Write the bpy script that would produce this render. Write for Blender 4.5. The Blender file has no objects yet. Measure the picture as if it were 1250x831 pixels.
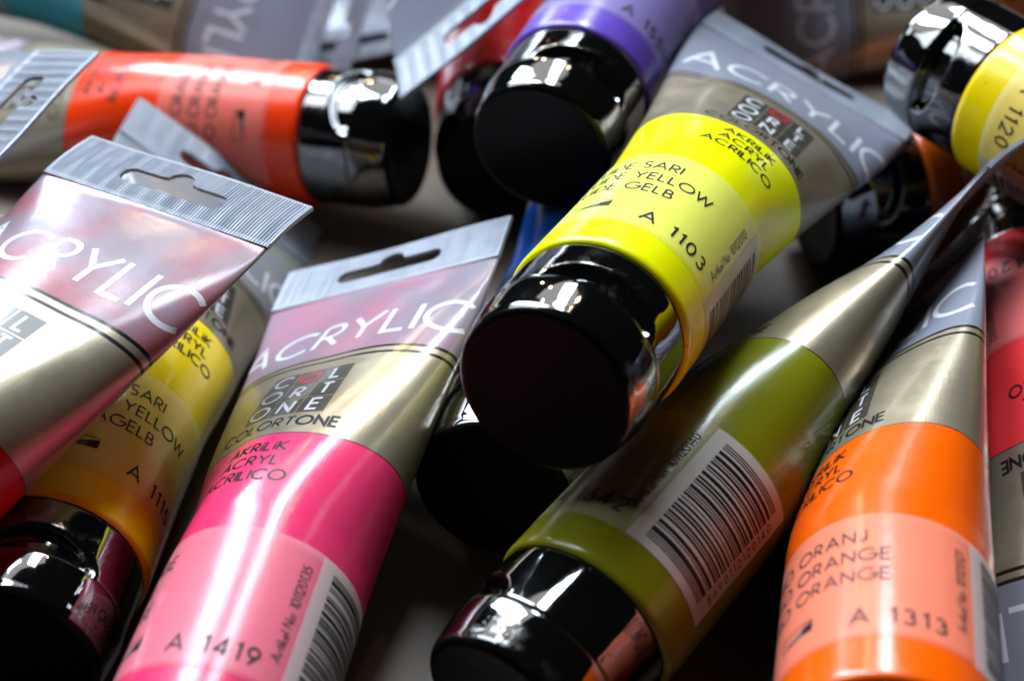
import bpy, math, random
import numpy as np
from mathutils import Matrix, Vector

# ------------------------------------------------------------------ camera, world, lights
MM = 0.001
scene = bpy.context.scene
COL = scene.collection
PITCH = math.radians(36.0)
cam_d = bpy.data.cameras.new('camera')
cam_d.sensor_width = 36.0
cam_d.lens = 60.5
cam_d.clip_start = 0.01
cam_d.clip_end = 20.0
cam_d.dof.use_dof = True
cam_d.dof.focus_distance = 0.322
cam_d.dof.aperture_fstop = 11.5
cam_o = bpy.data.objects.new('camera', cam_d)
cam_o.location = (0, 0, 0.238)
cam_o.rotation_euler = (math.radians(90) - PITCH, 0, 0)
COL.objects.link(cam_o)
scene.camera = cam_o

wd = bpy.data.worlds.new('World')
scene.world = wd
wd.use_nodes = True
bg = wd.node_tree.nodes['Background']
bg.inputs[0].default_value = (0.75, 0.85, 1.0, 1)
bg.inputs[1].default_value = 0.006

CENTRE = Vector((0.0, 0.30, 0.02))


def area(name, az, el, dist, sx, sy, radiance, col):
    d = bpy.data.lights.new(name, 'AREA')
    d.shape = 'RECTANGLE'
    d.size, d.size_y = sx, sy
    d.energy = radiance * math.pi * sx * sy
    d.color = col
    o = bpy.data.objects.new(name, d)
    a, e = math.radians(az), math.radians(el)
    dr = Vector((math.sin(a) * math.cos(e), math.cos(a) * math.cos(e), math.sin(e)))
    o.location = CENTRE + dr * dist
    o.rotation_euler = dr.to_track_quat('Z', 'Y').to_euler()
    COL.objects.link(o)
    return o


def bulb(name, az, el, dist, radius, power, col=(1.0, 0.72, 0.42)):
    d = bpy.data.lights.new(name, 'POINT')
    d.energy = power
    d.shadow_soft_size = radius
    d.color = col
    o = bpy.data.objects.new(name, d)
    a, e = math.radians(az), math.radians(el)
    o.location = CENTRE + Vector((math.sin(a) * math.cos(e), math.cos(a) * math.cos(e), math.sin(e))) * dist
    COL.objects.link(o)
    return o


# the window behind the pile (two tall panes), an added soft fill from the left, ceiling bulbs
area('window_and_fill_light', -31, 46, 1.0, 0.20, 0.75, 28.0, (0.70, 0.85, 1.0))
area('window_and_fill_light', 8, 54, 1.0, 0.14, 0.50, 32.0, (0.74, 0.87, 1.0))
area('window_and_fill_light', -66, 48, 1.0, 0.28, 0.5, 5.0, (0.80, 0.90, 1.0))  # soft fill lamp added at the left for room ambience, no window
area('ceiling_light', -24, 54, 1.5, 1.5, 0.9, 1.3, (0.95, 0.95, 0.95))
bulb('ceiling_bulb', -13, 27, 1.6, 0.024, 2.6)
bulb('ceiling_bulb', -9, 37, 1.7, 0.024, 2.6)
bulb('ceiling_bulb', 24, 52, 1.6, 0.024, 2.6)
bulb('ceiling_bulb', -48, 60, 1.6, 0.024, 2.6)

scene.view_settings.view_transform = 'Standard'
scene.view_settings.look = 'None'
scene.view_settings.exposure = 0.3
scene.view_settings.gamma = 1.0
scene.view_settings.use_curve_mapping = False


# ------------------------------------------------------------------ materials
def srgb(r, g, b):
    f = lambda c: c / 255 / 12.92 if c / 255 <= 0.04045 else ((c / 255 + 0.055) / 1.055) ** 2.4
    return (f(r), f(g), f(b), 1.0)


class NT:
    def __init__(self, name):
        self.m = bpy.data.materials.new(name)
        self.m.use_nodes = True
        self.t = self.m.node_tree
        self.t.nodes.clear()
        self.out = self.t.nodes.new('ShaderNodeOutputMaterial')

    def n(self, typ, **kw):
        x = self.t.nodes.new('ShaderNode' + typ)
        for k, v in kw.items():
            if k.startswith('_'):
                setattr(x, k[1:], v)
            else:
                self.set(x.inputs[k.replace('__', ' ')], v)
        return x

    def set(self, sock, v):
        if isinstance(v, bpy.types.NodeSocket):
            self.t.links.new(v, sock)
        else:
            sock.default_value = v

    def math(self, op, a, b=0.0, clamp=False):
        x = self.t.nodes.new('ShaderNodeMath')
        x.operation = op
        x.use_clamp = clamp
        self.set(x.inputs[0], a)
        self.set(x.inputs[1], b)
        return x.outputs[0]

    def mix(self, fac, a, b):
        x = self.t.nodes.new('ShaderNodeMix')
        x.data_type = 'RGBA'
        self.set(x.inputs[0], fac)
        self.set(x.inputs[6], a)
        self.set(x.inputs[7], b)
        return x.outputs[2]

    def mixf(self, fac, a, b):
        x = self.t.nodes.new('ShaderNodeMix')
        x.data_type = 'FLOAT'
        self.set(x.inputs[0], fac)
        self.set(x.inputs[2], a)
        self.set(x.inputs[3], b)
        return x.outputs[0]

    def noise(self, vec, scale, detail=3.0, rough=0.55):
        x = self.n('TexNoise', Scale=scale, Detail=detail, Roughness=rough)
        self.set(x.inputs['Vector'], vec)
        return x.outputs['Fac']

    def ramp(self, v, lo, hi):
        x = self.n('MapRange')
        x.interpolation_type = 'SMOOTHSTEP'
        self.set(x.inputs[0], v)
        x.inputs[1].default_value = lo
        x.inputs[2].default_value = hi
        return x.outputs[0]

    def bump(self, h, strength, dist):
        return self.n('Bump', Strength=strength, Distance=dist, Height=h).outputs[0]

    def done(self, shader):
        self.t.links.new(shader, self.out.inputs[0])
        return self.m


GREY = (0.215, 0.225, 0.275, 1)
GOLD = (0.335, 0.28, 0.195, 1)
INK = (0.010, 0.009, 0.008, 1)


def tube_material(name, paint, residue=0.0, seed=0.0):
    """printed plastic tube: paint zone, pearl gold band, two ink lines, milky clear end (UV in mm)"""
    t = NT(name)
    uv = t.n('UVMap').outputs[0]
    sep = t.n('SeparateXYZ', Vector=uv)
    v = sep.outputs[1]
    gold = t.math('GREATER_THAN', v, 66.0)
    clear = t.math('GREATER_THAN', v, 96.8)

    def band(c, h):
        return t.math('LESS_THAN', t.math('ABSOLUTE', t.math('SUBTRACT', v, c)), h)
    lines = t.math('MAXIMUM', t.math('MAXIMUM', band(96.8, 0.42), band(94.6, 0.42)), band(66.0, 0.12))
    off = t.n('VectorMath', _operation='ADD')
    t.set(off.inputs[0], uv)
    off.inputs[1].default_value = (seed * 37.1, seed * 91.7, seed * 13.0)
    vec = off.outputs[0]
    # colour left on the inside of the clear end, in soft smears and small blots
    smear = t.math('ADD', t.math('MULTIPLY', t.ramp(t.noise(vec, 0.05, 3.0), 0.36, 0.70), 0.75), 0.22)
    blot = t.math('MULTIPLY', t.ramp(t.noise(vec, 0.26, 4.0), 0.50, 0.72), 0.6)
    res = t.math('MULTIPLY', t.math('MAXIMUM', smear, blot), residue, True)
    clearcol = t.mix(res, GREY, paint)
    tone = t.noise(vec, 0.06, 4.0)
    pcol = t.mix(t.math('MULTIPLY', t.ramp(tone, 0.35, 0.75), 0.22), paint,
                 (paint[0] * 0.72, paint[1] * 0.70, paint[2] * 0.72, 1))
    col = t.mix(gold, pcol, GOLD)
    col = t.mix(clear, col, clearcol)
    col = t.mix(lines, col, INK)
    speck = t.math('MULTIPLY', t.ramp(t.noise(vec, 0.9, 2.0), 0.70, 0.74), t.ramp(t.noise(vec, 0.05, 2.0), 0.45, 0.6))
    col = t.mix(t.math('MULTIPLY', speck, 0.45), col, (0.08, 0.06, 0.04, 1))
    metal = t.math('MULTIPLY', t.math('SUBTRACT', gold, clear), 0.50)
    metal = t.math('MULTIPLY', metal, t.math('SUBTRACT', 1.0, lines))
    # fingerprints and haze in the gloss, fine scuffs along the axis
    sc = t.n('VectorMath', _operation='MULTIPLY')
    t.set(sc.inputs[0], vec)
    sc.inputs[1].default_value = (2.2, 0.10, 1)
    scuff = t.noise(sc.outputs[0], 1.6, 3.0)
    haze = t.noise(vec, 0.16, 5.0, 0.65)
    rough = t.mixf(t.ramp(haze, 0.35, 0.75), 0.30, 0.44)
    crough = t.mixf(t.ramp(haze, 0.35, 0.85), 0.11, 0.25)
    fine = t.noise(vec, 2.6, 2.0)
    hgt = t.math('ADD', t.math('MULTIPLY', scuff, 0.45), t.math('ADD', t.math('MULTIPLY', fine, 0.5), t.math('MULTIPLY', t.noise(vec, 0.12, 2.0), 1.6)))
    nrm = t.bump(hgt, 0.55, 0.00006)
    p = t.n('BsdfPrincipled', Roughness=rough, Metallic=metal)
    t.set(p.inputs['Base Color'], col)
    t.set(p.inputs['Normal'], nrm)
    p.inputs['Specular IOR Level'].default_value = 0.12
    t.set(p.inputs['Coat Weight'], 0.6)
    t.set(p.inputs['Coat Roughness'], crough)
    t.set(p.inputs['Coat Normal'], nrm)
    p.inputs['Coat IOR'].default_value = 1.55
    return t.done(p.outputs[0])


def seal_material():
    t = NT('ribbed_clear_plastic')
    tc = t.n('TexCoord').outputs['Object']
    h = t.noise(tc, 900.0, 3.0)
    hz = t.noise(tc, 120.0, 4.0)
    p = t.n('BsdfPrincipled')
    t.set(p.inputs['Base Color'], t.mix(t.ramp(hz, 0.3, 0.7), (0.27, 0.295, 0.36, 1), (0.36, 0.385, 0.45, 1)))
    t.set(p.inputs['Roughness'], t.mixf(hz, 0.22, 0.42))
    t.set(p.inputs['Normal'], t.bump(h, 0.2, 0.00006))
    tr = t.n('BsdfTranslucent')
    tr.inputs[0].default_value = (0.5, 0.52, 0.56, 1)
    mx = t.n('MixShader', Fac=0.15)
    t.set(mx.inputs[1], p.outputs[0])
    t.set(mx.inputs[2], tr.outputs[0])
    return t.done(mx.outputs[0])


def cap_material():
    t = NT('black_glossy_plastic')
    tc = t.n('TexCoord').outputs['Object']
    hz = t.noise(tc, 260.0, 6.0, 0.7)
    film = t.ramp(hz, 0.50, 0.60)
    big = t.ramp(t.noise(tc, 60.0, 2.0), 0.50, 0.62)
    m = t.math('MULTIPLY', film, big)
    p = t.n('BsdfPrincipled')
    t.set(p.inputs['Base Color'], t.mix(t.math('MULTIPLY', m, t.math('GREATER_THAN', t.n('SeparateXYZ', Vector=tc).outputs[2], -0.0225)), (0.0022, 0.002, 0.002, 1), (0.030, 0.027, 0.022, 1)))
    # the flat top of the lid is finely textured, the sides are polished
    face = t.math('LESS_THAN', t.n('SeparateXYZ', Vector=tc).outputs[2], -0.0225)
    t.set(p.inputs['Roughness'], t.mixf(face, t.mixf(m, 0.05, 0.20), 0.33))
    t.set(p.inputs['Specular IOR Level'], t.mixf(face, 0.5, 0.03))
    p.inputs['IOR'].default_value = 2.5
    t.set(p.inputs['Normal'], t.bump(t.math('ADD', t.noise(tc, 70.0, 2.0), t.math('MULTIPLY', m, 0.05)), 0.35, 0.0009))
    return t.done(p.outputs[0])


def plain(name, col, rough=0.4, coat=0.0, spec=0.5, metallic=0.0, cover=1.0):
    t = NT(name)
    p = t.n('BsdfPrincipled', Roughness=rough, Metallic=metallic)
    p.inputs['Base Color'].default_value = col
    p.inputs['Coat Weight'].default_value = coat
    p.inputs['Coat Roughness'].default_value = 0.1
    p.inputs['Specular IOR Level'].default_value = spec
    if cover < 1.0:                      # thin ink that lets a little of the ground through
        tr = t.n('BsdfTransparent')
        mx = t.n('MixShader', Fac=cover)
        t.set(mx.inputs[1], tr.outputs[0])
        t.set(mx.inputs[2], p.outputs[0])
        return t.done(mx.outputs[0])
    return t.done(p.outputs[0])


def film_material():
    t = NT('milky_label_film')
    uv = t.n('UVMap').outputs[0]
    p = t.n('BsdfPrincipled')
    p.inputs['Base Color'].default_value = (0.88, 0.83, 0.74, 1)
    p.inputs['Specular IOR Level'].default_value = 0.3
    fine = t.noise(uv, 1.5, 3.0)
    t.set(p.inputs['Normal'], t.bump(t.math('ADD', fine, t.math('MULTIPLY', t.noise(uv, 0.14, 2.0), 1.6)), 0.5, 0.00005))
    t.set(p.inputs['Roughness'], t.mixf(t.noise(uv, 0.3, 4.0), 0.18, 0.36))
    tr = t.n('BsdfTransparent')
    mx = t.n('MixShader', Fac=0.17)
    t.set(mx.inputs[1], tr.outputs[0])
    t.set(mx.inputs[2], p.outputs[0])
    return t.done(mx.outputs[0])


def table_material():
    t = NT('darkened_beige_laminate')
    tc = t.n('TexCoord').outputs['Object']
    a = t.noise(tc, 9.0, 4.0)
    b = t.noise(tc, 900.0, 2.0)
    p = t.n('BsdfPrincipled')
    c = t.mix(t.ramp(a, 0.35, 0.7), (0.14, 0.105, 0.078, 1), (0.18, 0.135, 0.10, 1))  # beige darkened all over so the gaps between tubes read as deep shade
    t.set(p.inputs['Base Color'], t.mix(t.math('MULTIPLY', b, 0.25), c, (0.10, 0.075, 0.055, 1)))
    p.inputs['Specular IOR Level'].default_value = 0.25
    t.set(p.inputs['Roughness'], t.mixf(a, 0.45, 0.60))
    t.set(p.inputs['Normal'], t.bump(b, 0.15, 0.0002))
    return t.done(p.outputs[0])


M_SEAL = seal_material()
M_CAP = cap_material()
M_FILM = film_material()
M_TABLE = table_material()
M_INK = plain('black_ink', (0.008, 0.007, 0.008, 1), 0.45, spec=0.25)
M_GREYINK = plain('grey_ink', (0.022, 0.020, 0.022, 1), 0.5, spec=0.2)
M_WHITE = plain('white_ink', (0.80, 0.79, 0.84, 1), 0.35, 0.2, cover=0.72)
M_PANEL = plain('white_label_stock', (0.76, 0.74, 0.70, 1), 0.32, 0.2, cover=0.62)
M_TILE = plain('dark_print', (0.045, 0.042, 0.030, 1), 0.35, 0.6)
M_RED = plain('red_ink', (0.48, 0.012, 0.03, 1), 0.35, 0.5)


# ------------------------------------------------------------------ stroke lettering (geometric sans)
def arc(cx, cy, rx, ry, a0, a1, n=14):
    return [(cx + rx * math.cos(math.radians(a0 + (a1 - a0) * i / n)),
             cy + ry * math.sin(math.radians(a0 + (a1 - a0) * i / n))) for i in range(n + 1)]


def circ(cx, cy, rx, ry, n=24):
    return arc(cx, cy, rx, ry, 90, 450, n)


def bowl(x0, y0, y1, w):
    """a stem-side bowl between heights y0 and y1"""
    r = (y1 - y0) / 2
    return [(x0, y1)] + arc(x0 + w - r, y0 + r, r, r, 90, -90, 10) + [(x0, y0)]


G = {
    'A': (0.86, [[(0.0, 0), (0.43, 1), (0.86, 0)], [(0.16, 0.33), (0.70, 0.33)]]),
    'B': (0.56, [[(0, 0), (0, 1)], bowl(0, 0.53, 1, 0.46), bowl(0, 0, 0.53, 0.54)]),
    'C': (0.90, [arc(0.52, 0.5, 0.52, 0.5, 48, 312, 22)]),
    'D': (0.74, [[(0, 0), (0, 1)], [(0, 1)] + arc(0.24, 0.5, 0.5, 0.5, 90, -90, 16) + [(0, 0)]]),
    'E': (0.50, [[(0.5, 1), (0, 1), (0, 0), (0.5, 0)], [(0, 0.52), (0.46, 0.52)]]),
    'F': (0.48, [[(0.48, 1), (0, 1), (0, 0)], [(0, 0.52), (0.44, 0.52)]]),
    'G': (1.0, [arc(0.52, 0.5, 0.52, 0.5, 48, 360, 24) + [(0.60, 0.5)]]),
    'H': (0.66, [[(0, 0), (0, 1)], [(0.66, 0), (0.66, 1)], [(0, 0.52), (0.66, 0.52)]]),
    'I': (0.0, [[(0, 0), (0, 1)]]),
    'i': (0.0, [[(0, 0), (0, 0.68)], [(0, 0.84), (0, 0.98)]]),
    'J': (0.40, [[(0.4, 1), (0.4, 0.2)] + arc(0.2, 0.2, 0.2, 0.2, 0, -150, 8)]),
    'K': (0.62, [[(0, 0), (0, 1)], [(0.58, 1), (0.05, 0.5), (0.62, 0)]]),
    'L': (0.46, [[(0, 1), (0, 0), (0.46, 0)]]),
    'M': (0.84, [[(0, 0), (0.1, 1), (0.42, 0.22), (0.74, 1), (0.84, 0)]]),
    'N': (0.72, [[(0, 0), (0, 1), (0.72, 0), (0.72, 1)]]),
    'O': (1.04, [circ(0.52, 0.5, 0.52, 0.5)]),
    'P': (0.52, [[(0, 0), (0, 1)], bowl(0, 0.44, 1, 0.52)]),
    'R': (0.56, [[(0, 0), (0, 1)], bowl(0, 0.46, 1, 0.52), [(0.2, 0.46), (0.56, 0)]]),
    'S': (0.50, [arc(0.25, 0.75, 0.25, 0.25, 40, 270, 12) + arc(0.25, 0.25, 0.25, 0.25, 90, -140, 12)[1:]]),
    'T': (0.58, [[(0, 1), (0.58, 1)], [(0.29, 1), (0.29, 0)]]),
    'U': (0.62, [[(0, 1), (0, 0.31)] + arc(0.31, 0.31, 0.31, 0.31, 180, 360, 12) + [(0.62, 1)]]),
    'V': (0.76, [[(0, 1), (0.38, 0), (0.76, 1)]]),
    'W': (1.16, [[(0, 1), (0.28, 0), (0.58, 0.94), (0.88, 0), (1.16, 1)]]),
    'Y': (0.72, [[(0, 1), (0.36, 0.48), (0.72, 1)], [(0.36, 0.48), (0.36, 0)]]),
    'Z': (0.62, [[(0, 1), (0.62, 1), (0, 0), (0.62, 0)]]),
    '0': (0.56, [circ(0.28, 0.5, 0.28, 0.5, 20)]),
    '1': (0.20, [[(0, 0.86), (0.2, 1), (0.2, 0)]]),
    '2': (0.54, [arc(0.27, 0.72, 0.26, 0.28, 170, -30, 12) + [(0, 0), (0.54, 0)]]),
    '3': (0.50, [arc(0.24, 0.76, 0.22, 0.24, 150, -90, 10), arc(0.24, 0.27, 0.26, 0.27, 90, -150, 12)]),
    '4': (0.60, [[(0.44, 0), (0.44, 1), (0, 0.26), (0.6, 0.26)]]),
    '5': (0.52, [[(0.48, 1), (0.12, 1), (0.05, 0.56)] + arc(0.24, 0.31, 0.28, 0.31, 120, -150, 12)]),
    '6': (0.56, [[(0.42, 1), (0.06, 0.44)], circ(0.28, 0.29, 0.28, 0.29, 18)]),
    '7': (0.52, [[(0, 1), (0.52, 1), (0.14, 0)]]),
    '8': (0.52, [circ(0.26, 0.77, 0.21, 0.23, 16), circ(0.26, 0.27, 0.26, 0.27, 18)]),
    '9': (0.56, [[(0.14, 0), (0.50, 0.56)], circ(0.28, 0.71, 0.28, 0.29, 18)]),
    'a': (0.48, [circ(0.24, 0.25, 0.24, 0.25, 16), [(0.48, 0), (0.48, 0.5)]]),
    'r': (0.22, [[(0, 0), (0, 0.5)], arc(0.17, 0.33, 0.17, 0.17, 180, 60, 6)]),
    't': (0.22, [[(0.11, 0), (0.11, 0.8)], [(0, 0.5), (0.24, 0.5)]]),
    'k': (0.38, [[(0, 0), (0, 1)], [(0.36, 0.5), (0.04, 0.24), (0.38, 0)]]),
    'e': (0.48, [[(0.02, 0.25), (0.48, 0.25)] + arc(0.24, 0.25, 0.24, 0.25, 0, 310, 14)]),
    'l': (0.0, [[(0, 0), (0, 1)]]),
    'o': (0.50, [circ(0.25, 0.25, 0.25, 0.25, 16)]),
    ':': (0.0, [[(0, 0.02), (0, 0.14)], [(0, 0.40), (0, 0.52)]]),
    '*': (0.24, [[(0.12, 0.35), (0.12, 0.65)], [(0, 0.42), (0.24, 0.58)], [(0.24, 0.42), (0, 0.58)]]),
    ' ': (0.22, []),
}


def text_strokes(txt, h, track=0.24):
    """polylines (in mm) with the left end of the baseline at 0,0, and the width"""
    x, out = 0.0, []
    for ch in txt:
        wdt, st = G[ch]
        for pl in st:
            out.append([((x + px) * h, py * h) for px, py in pl])
        x += wdt + track
    return out, (x - track) * h


def ribbon(pl, w, step):
    """left and right edge points of a stroke"""
    p = [np.array(pl[0], float)]
    for q in pl[1:]:
        q = np.array(q, float)
        d = np.linalg.norm(q - p[-1])
        k = max(1, int(math.ceil(d / step)))
        a = p[-1]
        for i in range(1, k + 1):
            p.append(a + (q - a) * i / k)
    p = np.array(p)
    closed = np.linalg.norm(p[0] - p[-1]) < 1e-6
    seg = np.diff(p, axis=0)
    seg /= np.maximum(np.linalg.norm(seg, axis=1), 1e-9)[:, None]
    nl = np.stack([-seg[:, 1], seg[:, 0]], 1)
    L_, R_ = [], []
    for i in range(len(p)):
        if i == 0:
            a, b = (nl[-1], nl[0]) if closed else (nl[0], nl[0])
        elif i == len(p) - 1:
            a, b = (nl[-1], nl[0]) if closed else (nl[-1], nl[-1])
        else:
            a, b = nl[i - 1], nl[i]
        m = a + b
        ln = np.linalg.norm(m)
        m = a if ln < 1e-6 else m / ln
        k = min(1.0 / max(m @ a, 0.25), 2.6)
        L_.append(p[i] + m * w / 2 * k)
        R_.append(p[i] - m * w / 2 * k)
    return np.array(L_), np.array(R_)


# ------------------------------------------------------------------ tube shape
RAD = 18.0
S_SEAL = 130.0
S_END = 144.5
QP = math.pi * RAD / 2


def b_of(s):
    q = np.clip((np.asarray(s, float) - 45) / 85.5, 0, 1)
    return np.maximum(RAD * (1 - q ** 1.35), 0.45)


def a_of(b):
    lo, hi = np.full_like(b, RAD), np.full_like(b, 1.6 * RAD)
    for _ in range(40):
        a = (lo + hi) / 2
        h = ((a - b) / (a + b)) ** 2
        P = math.pi * (a + b) * (1 + 3 * h / (10 + np.sqrt(4 - 3 * h)))
        lo = np.where(P < 2 * math.pi * RAD, a, lo)
        hi = np.where(P < 2 * math.pi * RAD, hi, a)
    return (lo + hi) / 2


NU = 65
TABLES = {}


def tables(k):
    """half thickness, half width and arc-length table for a tube squeezed flat to k of its thickness"""
    s = np.linspace(0, 131, 132)
    q = np.clip((s - 2) / 26, 0, 1)
    tb = np.maximum(b_of(s) * (1 - (1 - k) * q * q * (3 - 2 * q)), 0.45)
    ta = a_of(tb)
    tt = np.zeros((132, NU))
    t = np.linspace(0, math.pi / 2, 721)
    for i in range(132):
        d = np.sqrt((tb[i] * np.sin(t)) ** 2 + (ta[i] * np.cos(t)) ** 2)
        c = np.concatenate([[0], np.cumsum((d[1:] + d[:-1]) / 2 * np.diff(t))])
        tt[i] = np.interp(np.linspace(0, c[-1], NU), c, t)
    return tb, ta, tt


class Shape:
    """maps (u mm round the tube, s mm along it, height above the skin) to local x, y, z"""

    def __init__(self, seed, squeeze=1.0):
        if squeeze not in TABLES:
            TABLES[squeeze] = tables(squeeze)
        self.TB, self.TA, self.TT = TABLES[squeeze]
        r = random.Random(seed)
        self.w = [(r.uniform(0.03, 0.11), r.uniform(0.02, 0.07), r.uniform(0, 6.3), r.uniform(0.5, 1.0)) for _ in range(5)]
        self.dents = [(r.uniform(-26, 26), r.uniform(50, 116), r.uniform(5, 11), r.uniform(9, 18), r.uniform(0.35, 1.0)) for _ in range(5)]
        self.bend = r.uniform(-0.012, 0.012)
        self.wave = r.uniform(0, 6.3)

    def pos(self, u, s, h=0.0):
        TB, TA, TT = self.TB, self.TA, self.TT
        u, s = np.broadcast_arrays(np.asarray(u, float), np.asarray(s, float))
        u = (u + 2 * QP) % (4 * QP) - 2 * QP
        sc = np.clip(s, 0, 130.999)
        i = sc.astype(int)
        f = sc - i
        au = np.abs(u)
        back = au > QP
        q = np.where(back, 2 * QP - au, au) / QP * (NU - 1)
        j = np.clip(q.astype(int), 0, NU - 2)
        g = q - j
        t = ((TT[i, j] * (1 - g) + TT[i, j + 1] * g) * (1 - f) + (TT[i + 1, j] * (1 - g) + TT[i + 1, j + 1] * g) * f)
        t = np.where(back, math.pi - t, t) * np.sign(u)
        b = TB[i] * (1 - f) + TB[i + 1] * f
        a = TA[i] * (1 - f) + TA[i + 1] * f
        # rounded shoulder at the cap
        sh = np.where(s < 1.6, 1.6 - np.sqrt(np.maximum(1.6 ** 2 - (1.6 - np.clip(s, 0, 1.6)) ** 2, 0)), 0) * 0.55
        env = np.clip((s - 20) / 50, 0, 1) * np.clip((S_SEAL - s) / 14, 0, 1)
        dn = sum(k * np.sin(u * fu + s * fs + ph) for fu, fs, ph, k in self.w) * 0.24 * env
        dn = dn - sum(k * np.exp(-((u - du) / wu) ** 2 - ((s - ds) / ws) ** 2) for du, ds, wu, ws, k in self.dents) * np.clip((S_SEAL - s) / 10, 0, 1)
        hh = h + dn - sh
        nx, ny = np.cos(t) / b, np.sin(t) / a
        ln = np.sqrt(nx * nx + ny * ny)
        return np.stack([b * np.cos(t) + nx / ln * hh, a * np.sin(t) + ny / ln * hh, s], -1)


def link(name, verts, faces, mat, parent, smooth=True, uv=None):
    me = bpy.data.meshes.new(name)
    me.from_pydata((np.asarray(verts) * MM).tolist(), [], faces)
    if uv is not None:
        lay = me.uv_layers.new(name='UVMap')
        li = np.zeros(len(me.loops), dtype=np.int32)
        me.loops.foreach_get('vertex_index', li)
        lay.data.foreach_set('uv', np.asarray(uv, float)[li].ravel())
    if smooth:
        me.polygons.foreach_set('use_smooth', np.ones(len(me.polygons), dtype=bool))
    me.materials.append(mat)
    me.update()
    o = bpy.data.objects.new(name, me)
    COL.objects.link(o)
    o.parent = parent
    return o


def grid_faces(nr, nc, wrap=False, flip=False):
    f = []
    for i in range(nr - 1):
        for j in range(nc if wrap else nc - 1):
            k = (j + 1) % nc
            q = (i * nc + j, i * nc + k, (i + 1) * nc + k, (i + 1) * nc + j)
            f.append(q[::-1] if flip else q)
    return f


def body(sh, mat, root):
    ss = np.concatenate([[0, 0.15, 0.4, 0.8, 1.2, 1.6], np.linspace(2.4, 129.9, 100)])
    nc = 144
    uu = np.linspace(-2 * QP, 2 * QP, nc + 1)           # seam column twice, for the UVs
    U, S_ = np.meshgrid(uu, ss)
    V = sh.pos(U * 0.999999, S_).reshape(-1, 3)
    uv = np.stack([U.ravel(), S_.ravel()], 1)
    return link('body', V, grid_faces(len(ss), nc + 1), mat, root, uv=uv)


def hole_interval(x):
    ax_ = abs(x)
    if ax_ >= 13.0:
        return 6.4, 6.4
    if ax_ > 10.8:
        d = math.sqrt(max(0, 2.2 ** 2 - (ax_ - 10.8) ** 2))
        return 6.4 - d, 6.4 + d
    hi = 8.6
    if ax_ < 4.4:
        if ax_ < 3.2:
            hi = max(hi, 8.3 + math.sqrt(3.2 ** 2 - ax_ ** 2))
        else:
            hi = 8.6 + 0.35 * (4.4 - ax_) / 1.2
    return 4.2, hi


def seal_end(sh, root):
    """the welded flat end: ribs along the tube, hanging hole punched through, real thickness"""
    W = 28.2
    xs = np.arange(-W, W + 1e-6, 0.117)
    xs = sorted(set(np.round(xs, 4)) | {13.0, -13.0, 12.9, -12.9})
    Hs = S_END - S_SEAL
    V, F = [], []
    cols = []
    for x in xs:
        y1, y2 = hole_interval(x)
        ys = [-0.4, 0.5, 0.9, y1 * 0.6, y1, y2, (y2 + Hs) / 2, Hs - 0.7, Hs - 0.5, Hs]
        rib = 0.12 * math.sin(2 * math.pi * x / 0.72)
        edge = min(1, (W - abs(x)) / 0.8)
        fr, bk = [], []
        for k, y in enumerate(ys):
            th = 0.46 + rib * edge * (0.35 if k < 1 or k > 7 else 1.0)
            if k in (0, 1):
                th = 0.56 + 0.6 * rib
            mid = sh.bend * max(y, 0) ** 2 + 0.30 * math.sin(x * 0.12 + sh.wave) * max(y, 0) / Hs
            fr.append(len(V)); V.append((mid + th, x, S_SEAL + y))
            bk.append(len(V)); V.append((mid - 0.46 - rib * edge * 0.6, x, S_SEAL + y))
        cols.append((fr, bk, y2 - y1))
    n = 10
    for i in range(len(cols) - 1):
        (f0, b0, g0), (f1, b1, g1) = cols[i], cols[i + 1]
        for k in range(n - 1):
            if k == 4:
                if g0 > 0 or g1 > 0:
                    F.append((f0[4], f1[4], b1[4], b0[4])[::-1])
                    F.append((f0[5], f1[5], b1[5], b0[5]))
                continue
            F.append((f0[k], f1[k], f1[k + 1], f0[k + 1]))
            F.append((b0[k], b0[k + 1], b1[k + 1], b1[k]))
        F.append((f0[n - 1], f1[n - 1], b1[n - 1], b0[n - 1]))
        F.append((f0[0], b0[0], b1[0], f1[0]))
    for c, fl in ((cols[0], False), (cols[-1], True)):
        for k in range(n - 1):
            q = (c[0][k], c[0][k + 1], c[1][k + 1], c[1][k])
            F.append(q if not fl else q[::-1])
    o = link('sealed_end', V, F, M_SEAL, root, smooth=False)
    return o


def smoothstep(x):
    x = min(1, max(0, x))
    return x * x * (3 - 2 * x)


def lathe(name, prof, root, mat, notch=None, nc=144):
    V, F = [], []
    for (s, r) in prof:
        for j in range(nc):
            a = 2 * math.pi * j / nc
            rr = r
            if notch:
                aa = (a - notch[0] + math.pi) % (2 * math.pi) - math.pi
                arc_mm = aa * 17.0
                # thumb scoop: straight ledge at the lid, curved lower lip
                half = 12.5
                if abs(arc_mm) < half and s > -13.0:
                    lip = -13.0 + 6.6 * math.sqrt(max(0, 1 - (arc_mm / half) ** 2))
                    if s < lip:
                        rr = r - 2.6 * smoothstep((lip - s) / 1.6) * smoothstep((half - abs(arc_mm)) / 3.0)
            V.append((rr * math.cos(a), rr * math.sin(a), s))
    F = grid_faces(len(prof), nc, wrap=True, flip=True)
    # close the far end with a fan
    V.append((0, 0, prof[-1][0] + 0.25))
    c = len(V) - 1
    b = (len(prof) - 1) * nc
    for j in range(nc):
        F.append((b + j, c, b + (j + 1) % nc))
    return link(name, V, F, mat, root)


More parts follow.
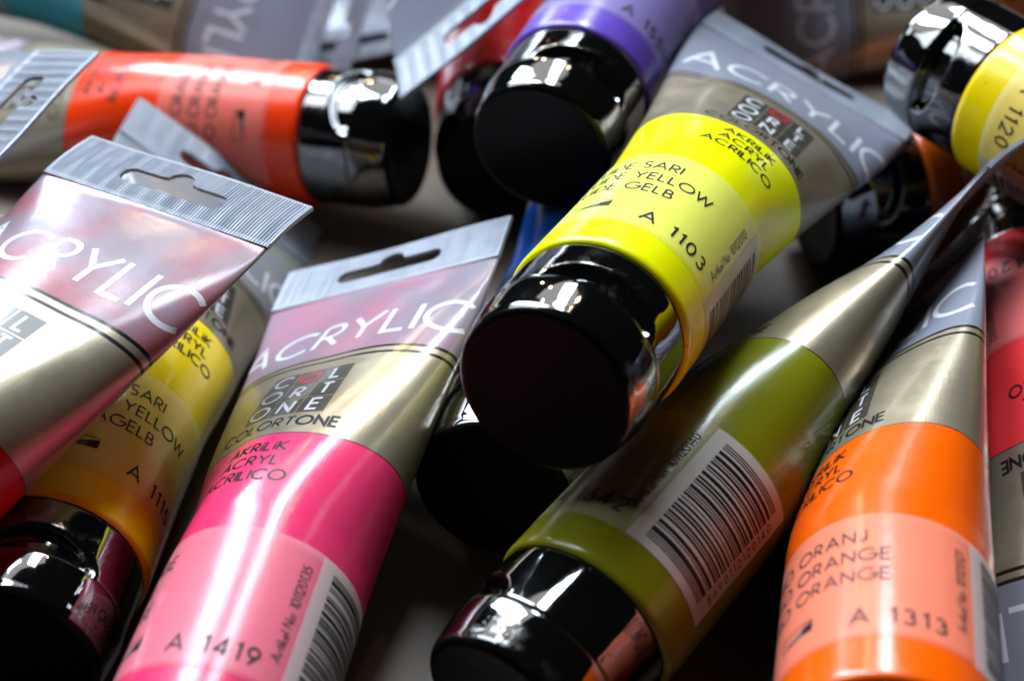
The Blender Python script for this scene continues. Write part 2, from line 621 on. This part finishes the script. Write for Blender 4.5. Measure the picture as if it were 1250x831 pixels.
def make_cap(root, ang):
    sk = [(-0.15, 15.0), (-0.15, 16.9), (-0.3, 17.1), (-0.6, 17.18)]
    s = -1.0
    while s > -12.7:
        sk.append((s, 17.2))
        s -= 0.3
    sk += [(-12.75, 17.2), (-12.95, 17.12), (-13.05, 16.8), (-13.1, 14.0)]
    o = lathe('cap', sk, root, M_CAP, notch=(ang,))
    ld = [(-13.12, 14.2), (-13.15, 16.9), (-13.25, 17.2), (-13.5, 17.3)]
    for k in range(1, 15):
        f = k / 14
        ld.append((-13.5 - 7.2 * f, 17.3 - 1.0 * f ** 1.6))
    for k in range(1, 9):
        a = math.radians(90 * k / 8)
        ld.append((-20.7 - 1.7 * math.sin(a) * 1.5, 16.3 - 1.7 * (1 - math.cos(a))))
    ld += [(-23.2, 14.0), (-23.0, 13.0), (-22.9, 8.0)]
    lathe('lid', ld, o, M_CAP)
    return o


class Print:
    """flat print laid on the skin: collects strokes and patches of one material"""

    def __init__(self, sh, h):
        self.sh, self.h, self.V, self.F, self.n = sh, h, [], [], 0
        self.k = 0

    def add(self, u, s, faces):
        self.k += 1
        P = self.sh.pos(u, s, self.h + 0.0015 * (self.k % 5))
        self.V.append(P)
        self.F += [tuple(i + self.n for i in f) for f in faces]
        self.n += len(P)

    def text(self, txt, u, s, h, w, anchor='c', track=0.24, along=False, step=None):
        st, wd_ = text_strokes(txt, h, track)
        x0 = {'c': -wd_ / 2, 'l': 0, 'r': -wd_}[anchor]
        step = step or max(0.5, h * 0.2)
        for pl in st:
            L_, R_ = ribbon(pl, w, step)
            P = np.concatenate([L_, R_])
            if along:                       # reads towards the sealed end, tops to the left
                uu, ss = u - P[:, 1], s + P[:, 0] + x0
            else:
                uu, ss = u + P[:, 0] + x0, s + P[:, 1]
            n = len(L_)
            self.add(uu, ss, [(i, n + i, n + i + 1, i + 1) for i in range(n - 1)])
        return wd_

    def rect(self, u0, u1, s0, s1, st=0.9):
        nu = max(2, int((u1 - u0) / st) + 1)
        ns = max(2, int((s1 - s0) / 2.0) + 1)
        U, S_ = np.meshgrid(np.linspace(u0, u1, nu), np.linspace(s0, s1, ns))
        self.add(U.ravel(), S_.ravel(), grid_faces(ns, nu))

    def poly(self, pts):
        self.add(np.array([p[0] for p in pts]), np.array([p[1] for p in pts]), [tuple(range(len(pts)))])

    def link(self, name, mat, parent, uv=None):
        return link(name, np.concatenate(self.V), self.F, mat, parent)


def label_film(sh, root, lo, s0=8.5, s1=39.4, half=35.0):
    nu, ns = 76, 18
    uu = np.linspace(-half, half, nu) + lo
    ss = np.linspace(s0, s1, ns)
    U, S_ = np.meshgrid(uu, ss)
    top = sh.pos(U, S_, 0.10).reshape(-1, 3)
    F = grid_faces(ns, nu)
    V = [top]
    ring = [i for i in range(nu)] + [r * nu + nu - 1 for r in range(1, ns)] + [(ns - 1) * nu + j for j in range(nu - 2, -1, -1)] + [r * nu for r in range(ns - 2, 0, -1)]
    low = sh.pos(U.ravel()[ring], S_.ravel()[ring], 0.01)
    V.append(low)
    n0 = nu * ns
    m = len(ring)
    for k in range(m):
        F.append((ring[k], n0 + k, n0 + (k + 1) % m, ring[(k + 1) % m]))
    uv = np.concatenate([np.stack([U.ravel(), S_.ravel()], 1), np.stack([U.ravel()[ring], S_.ravel()[ring]], 1)])
    return link('label_film', np.concatenate(V), F, M_FILM, root, uv=uv)


EAN_L = ['0001101', '0011001', '0010011', '0111101', '0100011', '0110001', '0101111', '0111011', '0110111', '0001011']
EAN_P = ['LLLLLL', 'LLGLGG', 'LLGGLG', 'LLGGGL', 'LGLLGG', 'LGGLLG', 'LGGGLL', 'LGLGLG', 'LGLGGL', 'LGGLGL']


def ean(code):
    out = '101'
    for k in range(1, 7):
        e = EAN_L[int(code[k])]
        out += e if EAN_P[int(code[0])][k - 1] == 'L' else ''.join('1' if c == '0' else '0' for c in e)[::-1]
    out += '01010'
    for k in range(7, 13):
        out += ''.join('1' if c == '0' else '0' for c in EAN_L[int(code[k])])
    return out + '101'


def paint_tube(key, pose, paint, label, residue=0.0, names=None, code=None, art=None, po=0.0, lo=0.0,
               cap_ang=0.0, seed=1, has_label=True, has_print=True, stars=False, squeeze=1.0, co=0.0, no=0.0):
    J, ax, nrm = [Vector(v) for v in pose]
    ax.normalize()
    nrm = (nrm - ax * nrm.dot(ax)).normalized()
    rt = ax.cross(nrm)
    root = bpy.data.objects.new('paint_tube', None)
    root.empty_display_size = 0.02
    root.matrix_world = Matrix(((nrm.x, rt.x, ax.x, J.x * MM), (nrm.y, rt.y, ax.y, J.y * MM), (nrm.z, rt.z, ax.z, J.z * MM), (0, 0, 0, 1)))
    COL.objects.link(root)
    root['label'] = label
    root['category'] = 'paint tube'
    root['group'] = 'acrylic paint tubes heaped on the table'
    sh = Shape(seed, squeeze)
    mat = tube_material(key + '_tube', paint, residue, seed)
    body(sh, mat, root)
    seal_end(sh, root)
    make_cap(root, cap_ang)
    if has_print:
        p = Print(sh, 0.035)
        p.text('ACRYLIC', po, 102.8, 9.8, 1.25, track=0.20, step=0.7)
        p.link('lettering', M_WHITE, root)
        t = Print(sh, 0.03)
        for i in range(3):
            for j in range(3):
                t.rect(po - 9 + j * 6.07, po - 9 + j * 6.07 + 5.75, 73.2 + i * 6.07, 73.2 + i * 6.07 + 5.75)
        tile = t.link('logo_panel', M_TILE, root)
        lw, lr = Print(sh, 0.06), Print(sh, 0.06)
        rows = ['ONE', 'ORT', 'COL']
        for i in range(3):
            for j in range(3):
                ch = rows[i][j]
                d = lr if (i == 2 and j == 1) else lw
                d.text(ch, po - 9 + j * 6.07 + 2.9, 73.2 + i * 6.07 + 0.95, 3.9, 0.72 if d is lw else 0.95)
        lw.link('lettering', M_WHITE, tile)
        lr.link('lettering', M_RED, tile)
        k = Print(sh, 0.035)
        wa = text_strokes('COLORT', 2.9, 0.26)[1] + 0.26 * 2.9
        wb = text_strokes('ONE', 2.9, 0.26)[1]
        k.text('COLORT', po - (wa + wb) / 2, 68.7, 2.9, 0.42, 'l', track=0.26)
        k.text('ONE', po - (wa + wb) / 2 + wa, 68.7, 2.9, 0.62, 'l', track=0.26)
        k.text('AKRiLiK', po, 60.3, 2.75, 0.52)
        k.text('ACRYL', po, 55.9, 2.75, 0.52)
        k.text('ACRILICO', po, 51.5, 2.75, 0.52)
        k.link('lettering', M_INK, root)
    if has_label:
        film = label_film(sh, root, lo)
        g = Print(sh, 0.125)
        for i, nm in enumerate(names or []):
            g.text(nm, lo + no - 28.5, 32.4 - 5.0 * i, 2.85, 0.34, 'l', track=0.25)
        # transparency wedge
        u0, u1, s0, s1 = lo - 22.0, lo - 14.6, 14.4, 17.0
        g.poly([(u0 + (u1 - u0) * q, s0) for q in (0, .25, .5, .75, 1)] + [(u1, s1 - .3)] + [(u0 + (u1 - u0) * q, s0 + (s1 - .3 - s0) * q) for q in (.75, .5, .25)])
        for (a, b, c, d) in ((u0, u1, s1, s1 + .22), (u0 - .2, u0, s0, s1 + .2)):
            g.rect(a, b, c, d)
        if stars:
            g.text('**', lo - 30.5, 13.4, 3.4, 0.4)
        if code:
            g.text(code, lo + co - 7.8, 12.0, 3.3, 0.46, 'l', track=0.40)
        if art:
            g.text('Artikel No: ' + art, lo + 11.0, 14.8, 1.75, 0.20, 'l', along=True, step=1.0, track=0.22)
        g.link('lettering', M_GREYINK, film)
        w = Print(sh, 0.118)
        w.rect(lo + 12.4, lo + 34.6, 8.8, 39.1)
        panel = w.link('barcode_panel', M_PANEL, film)
        z = Print(sh, 0.15)
        bits = ean('86' + '901120' + (art or '10112000')[-5:])
        x = 0
        mod = 26.4 / len(bits)
        while x < len(bits):
            if bits[x] == '1':
                e = x
                while e < len(bits) and bits[e] == '1':
                    e += 1
                z.rect(lo + 15.2, lo + 31.0, 10.8 + x * mod, 10.8 + e * mod - 0.02)
                x = e
            else:
                x += 1
        z.text('8690112' + (art or '10112000')[-6:], lo + 33.4, 24.0, 1.7, 0.22, along=True, step=1.0, track=0.55)
        z.link('barcode', M_INK, film)
    return root


# ------------------------------------------------------------------ the table
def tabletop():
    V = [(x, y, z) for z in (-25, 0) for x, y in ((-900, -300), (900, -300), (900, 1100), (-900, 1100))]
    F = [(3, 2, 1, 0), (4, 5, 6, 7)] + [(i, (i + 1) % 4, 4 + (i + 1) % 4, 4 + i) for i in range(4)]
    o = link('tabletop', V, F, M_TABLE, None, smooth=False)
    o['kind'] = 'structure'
    o['label'] = 'beige laminate tabletop, colour darkened to deepen the shade under the heap of tubes'
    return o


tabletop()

# ------------------------------------------------------------------ the tubes: joint with the cap (mm), axis, face normal
POSES = {
    'pink': ((-50.93, 180.73, 19.52), (0.17647, 0.98173, 0.07117), (-0.397, 0.00483, 0.91781)),
    'yellow': ((14.83, 252.06, 57.29), (0.41985, 0.90335, -0.0877), (0.34205, -0.06799, 0.93722)),
    'olive': ((12.02, 214.83, 20.76), (0.59563, 0.79734, 0.09734), (-0.73485, 0.49194, 0.4669)),
    'hansa': ((-84.93, 232.45, 17.64), (0.09372, 0.9956, 0.00108), (0.63757, -0.06085, 0.76799)),
    'red': ((-134.27, 179.97, 31.53), (0.48906, 0.84523, 0.21543), (-0.10715, -0.18689, 0.97652)),
    'orange': ((57.07, 174.03, 31.72), (0.18854, 0.97988, -0.06551), (-0.80619, 0.19252, 0.55945)),
    'vermilion': ((-47.48, 387.01, 21.5), (-0.94353, 0.31811, -0.0925), (-0.18389, -0.27064, 0.94495)),
    'white_left': ((-239.44, 346.13, 52.57), (0.9829, -0.16175, 0.08797), (-0.07606, 0.07841, 0.99402)),
    'dark_left': ((-220.34, 360.06, 22.05), (0.95211, -0.28854, -0.10114), (0.06839, -0.12144, 0.99024)),
    'teal': ((-181.42, 492.77, 31.85), (0.95355, -0.28611, -0.09422), (-0.11759, -0.64153, 0.75803)),
    'top_grey': ((-34.28, 510.53, 91.61), (0.20362, -0.94937, -0.23925), (-0.62774, -0.31413, 0.71223)),
    'purple': ((14.23, 352.14, 51.86), (0.35407, 0.93136, 0.08493), (0.3361, -0.21146, 0.91778)),
    'white_back': ((-73.94, 597.97, 22.07), (0.1829, -0.97869, -0.09337), (-0.08696, -0.1107, 0.99004)),
    'grey_top': ((73.09, 580.08, 89.68), (-0.14855, -0.90985, -0.38744), (-0.24452, -0.34583, 0.90588)),
    'cream': ((195.31, 483.49, 17.49), (-0.99514, -0.09368, 0.03045), (0.08771, -0.70195, 0.7068)),
    'lemon': ((111.16, 344.72, 54.82), (0.5891, -0.80569, -0.06186), (-0.70912, -0.55216, 0.43849)),
    'ochre': ((95.57, 365.83, 17.72), (0.96602, 0.25847, 0.00079), (0.16462, -0.61764, 0.76904)),
    'crimson': ((118.19, 321.14, 18.86), (-0.12876, -0.9914, -0.02358), (-0.34726, 0.0228, 0.93749)),
    'red_back': ((-2.56, 401.12, 17.8), (0.00933, 0.99991, 0.00983), (-0.00815, -0.00975, 0.99992)),
    'blue': ((2.65, 273.54, 18.76), (0.27888, 0.95999, -0.02529), (0.53102, -0.13221, 0.83698)),
}
TUBES = [
    ('pink', dict(paint=srgb(240, 56, 108), label='bright pink tube, code A 1419, lying in front with its flat end raised', residue=0.3,
                  names=['FLUO PEMBE', 'FLUO PINK', 'FLUO ROSE'], code='A 1419', art='101120135', lo=8.6, no=-9.0, seed=11)),
    ('yellow', dict(paint=srgb(248, 246, 0), label='fluorescent yellow tube lying on top of the heap, black cap facing out', residue=0.0,
                    names=['FLUIDE SARI', 'FLUIDE YELLOW', 'FLUIDE GELB'], code='A 1103', art='101120113', po=3.0, lo=4.0, seed=12)),
    ('olive', dict(paint=srgb(126, 128, 14), label='olive green tube with large barcode, its flat end seen edge-on', residue=0.0,
                   names=['ZEYTIN', 'OLIVE GREEN', 'OLIVGRUN'], code='A 1642', art='101120140', lo=11.0, co=0.6, seed=13)),
    ('hansa', dict(paint=srgb(255, 222, 0), label='warm yellow tube squeezed between the pink and the dark red tube', residue=0.1,
                   names=['HANSA SARI', 'HANSA YELLOW', 'HANSAGELB'], code='A 1115', art='101120115', po=1.5, lo=9.0, seed=14, stars=True, cap_ang=-0.5)),
    ('red', dict(paint=srgb(190, 10, 6), label='dark red tube at the left, ribbed flat end with hanging hole towards the back', residue=0.55,
                 names=['KIRMIZI', 'RED', 'ROT'], code='A 1410', art='101120141', lo=12.0, seed=15)),
    ('orange', dict(paint=srgb(255, 96, 0), label='orange tube, code A 1313, lying at the lower right', residue=0.0,
                    names=['KADMIO ORANJ', 'KADMIO ORANGE', 'KADMIO ORANGE'], code='A 1313', art='101120121', lo=17.4, po=-0.5, no=-7.5, seed=16)),
    ('vermilion', dict(paint=srgb(250, 60, 4), label='orange-red tube lying crosswise at the back left, cap to the right', residue=0.2,
                       names=['FLUO ORANJ', 'FLUO ORANGE', 'FLUO ORANGE'], code='A 1310', art='101120131', lo=6.0, seed=17)),
    ('white_left', dict(paint=srgb(235, 235, 235), label='pale grey flat end with a small hanging hole, cut off by the left edge', residue=0.0,
                        names=['BEYAZ', 'WHITE', 'WEISS'], code='A 1001', art='101120101', seed=18)),
    ('dark_left', dict(paint=srgb(40, 40, 90), label='dark tube almost hidden in the shade under the pale flat end at the left', residue=0.2,
                       names=['MAVI', 'BLUE', 'BLAU'], code='A 1510', art='101120151', seed=19)),
    ('teal', dict(paint=srgb(70, 190, 205), label='turquoise tube lying blurred at the far top left, flat end to the right', residue=0.0,
                  names=['TURKUAZ', 'TURKIS BLUE', 'TURKIS'], code='A 1520', art='101120152', seed=20)),
    ('top_grey', dict(paint=srgb(60, 140, 90), label='tube at the top centre pointing its grey flat end corner down', residue=0.0,
                      names=['YESIL', 'GREEN', 'GRUN'], code='A 1610', art='101120161', seed=21)),
    ('purple', dict(paint=srgb(98, 68, 172), label='violet tube at the top centre with its black cap towards the viewer', residue=0.0,
                    names=['MOR', 'VIOLET', 'VIOLETT'], code='A 1550', art='101120155', seed=22, lo=8.0)),
    ('white_back', dict(paint=srgb(225, 222, 235), label='whitish tube far back, seen behind the orange-red tube\'s cap', residue=0.0,
                        names=['BEYAZ', 'WHITE', 'WEISS'], code='A 1002', art='101120102', seed=23)),
    ('grey_top', dict(paint=srgb(80, 80, 130), label='grey flat tube end peeking in at the top edge beside the violet tube', residue=0.0,
                      names=['GRI', 'GREY', 'GRAU'], code='A 1700', art='101120170', seed=24)),
    ('cream', dict(paint=srgb(150, 90, 20), label='blurred tube with cream gold band lying crosswise at the top right', residue=0.0,
                   names=['OKRA', 'OCHRE', 'OCKER'], code='A 1720', art='101120172', seed=25)),
    ('lemon', dict(paint=srgb(250, 215, 0), label='golden yellow tube at the upper right corner with shiny black cap', residue=0.0,
                   names=['SARI', 'YELLOW', 'GELB'], code='A 1120', art='101120112', seed=26, lo=0.0)),
    ('ochre', dict(paint=srgb(190, 82, 6), label='brown-orange tube in the shade under the golden yellow one at the right', residue=0.0,
                   names=['KIL', 'SIENNA', 'SIENA'], code='A 1730', art='101120173', seed=27)),
    ('crimson', dict(paint=srgb(240, 58, 62), label='light red tube at the right edge, upside down with cap at the far end', residue=0.0,
                     names=['ACIK KIRMIZI', 'LIGHT RED', 'HELLES ROT'], code='A 1420', art='101120142', seed=28)),
    ('red_back', dict(paint=srgb(190, 0, 0), label='deep red tube far back, a red patch between two black caps', residue=0.0,
                      names=['KIRMIZI', 'RED', 'ROT'], code='A 1430', art='101120143', seed=29, has_label=False)),
    ('blue', dict(paint=srgb(8, 66, 150), label='blue tube underneath, a sliver of blue between pink and yellow tube', residue=0.0,
                  names=['MAVI', 'BLUE', 'BLAU'], code='A 1530', art='101120153', seed=30, has_label=False)),
]
for key, kw in TUBES:
    paint_tube(key, POSES[key], **kw)
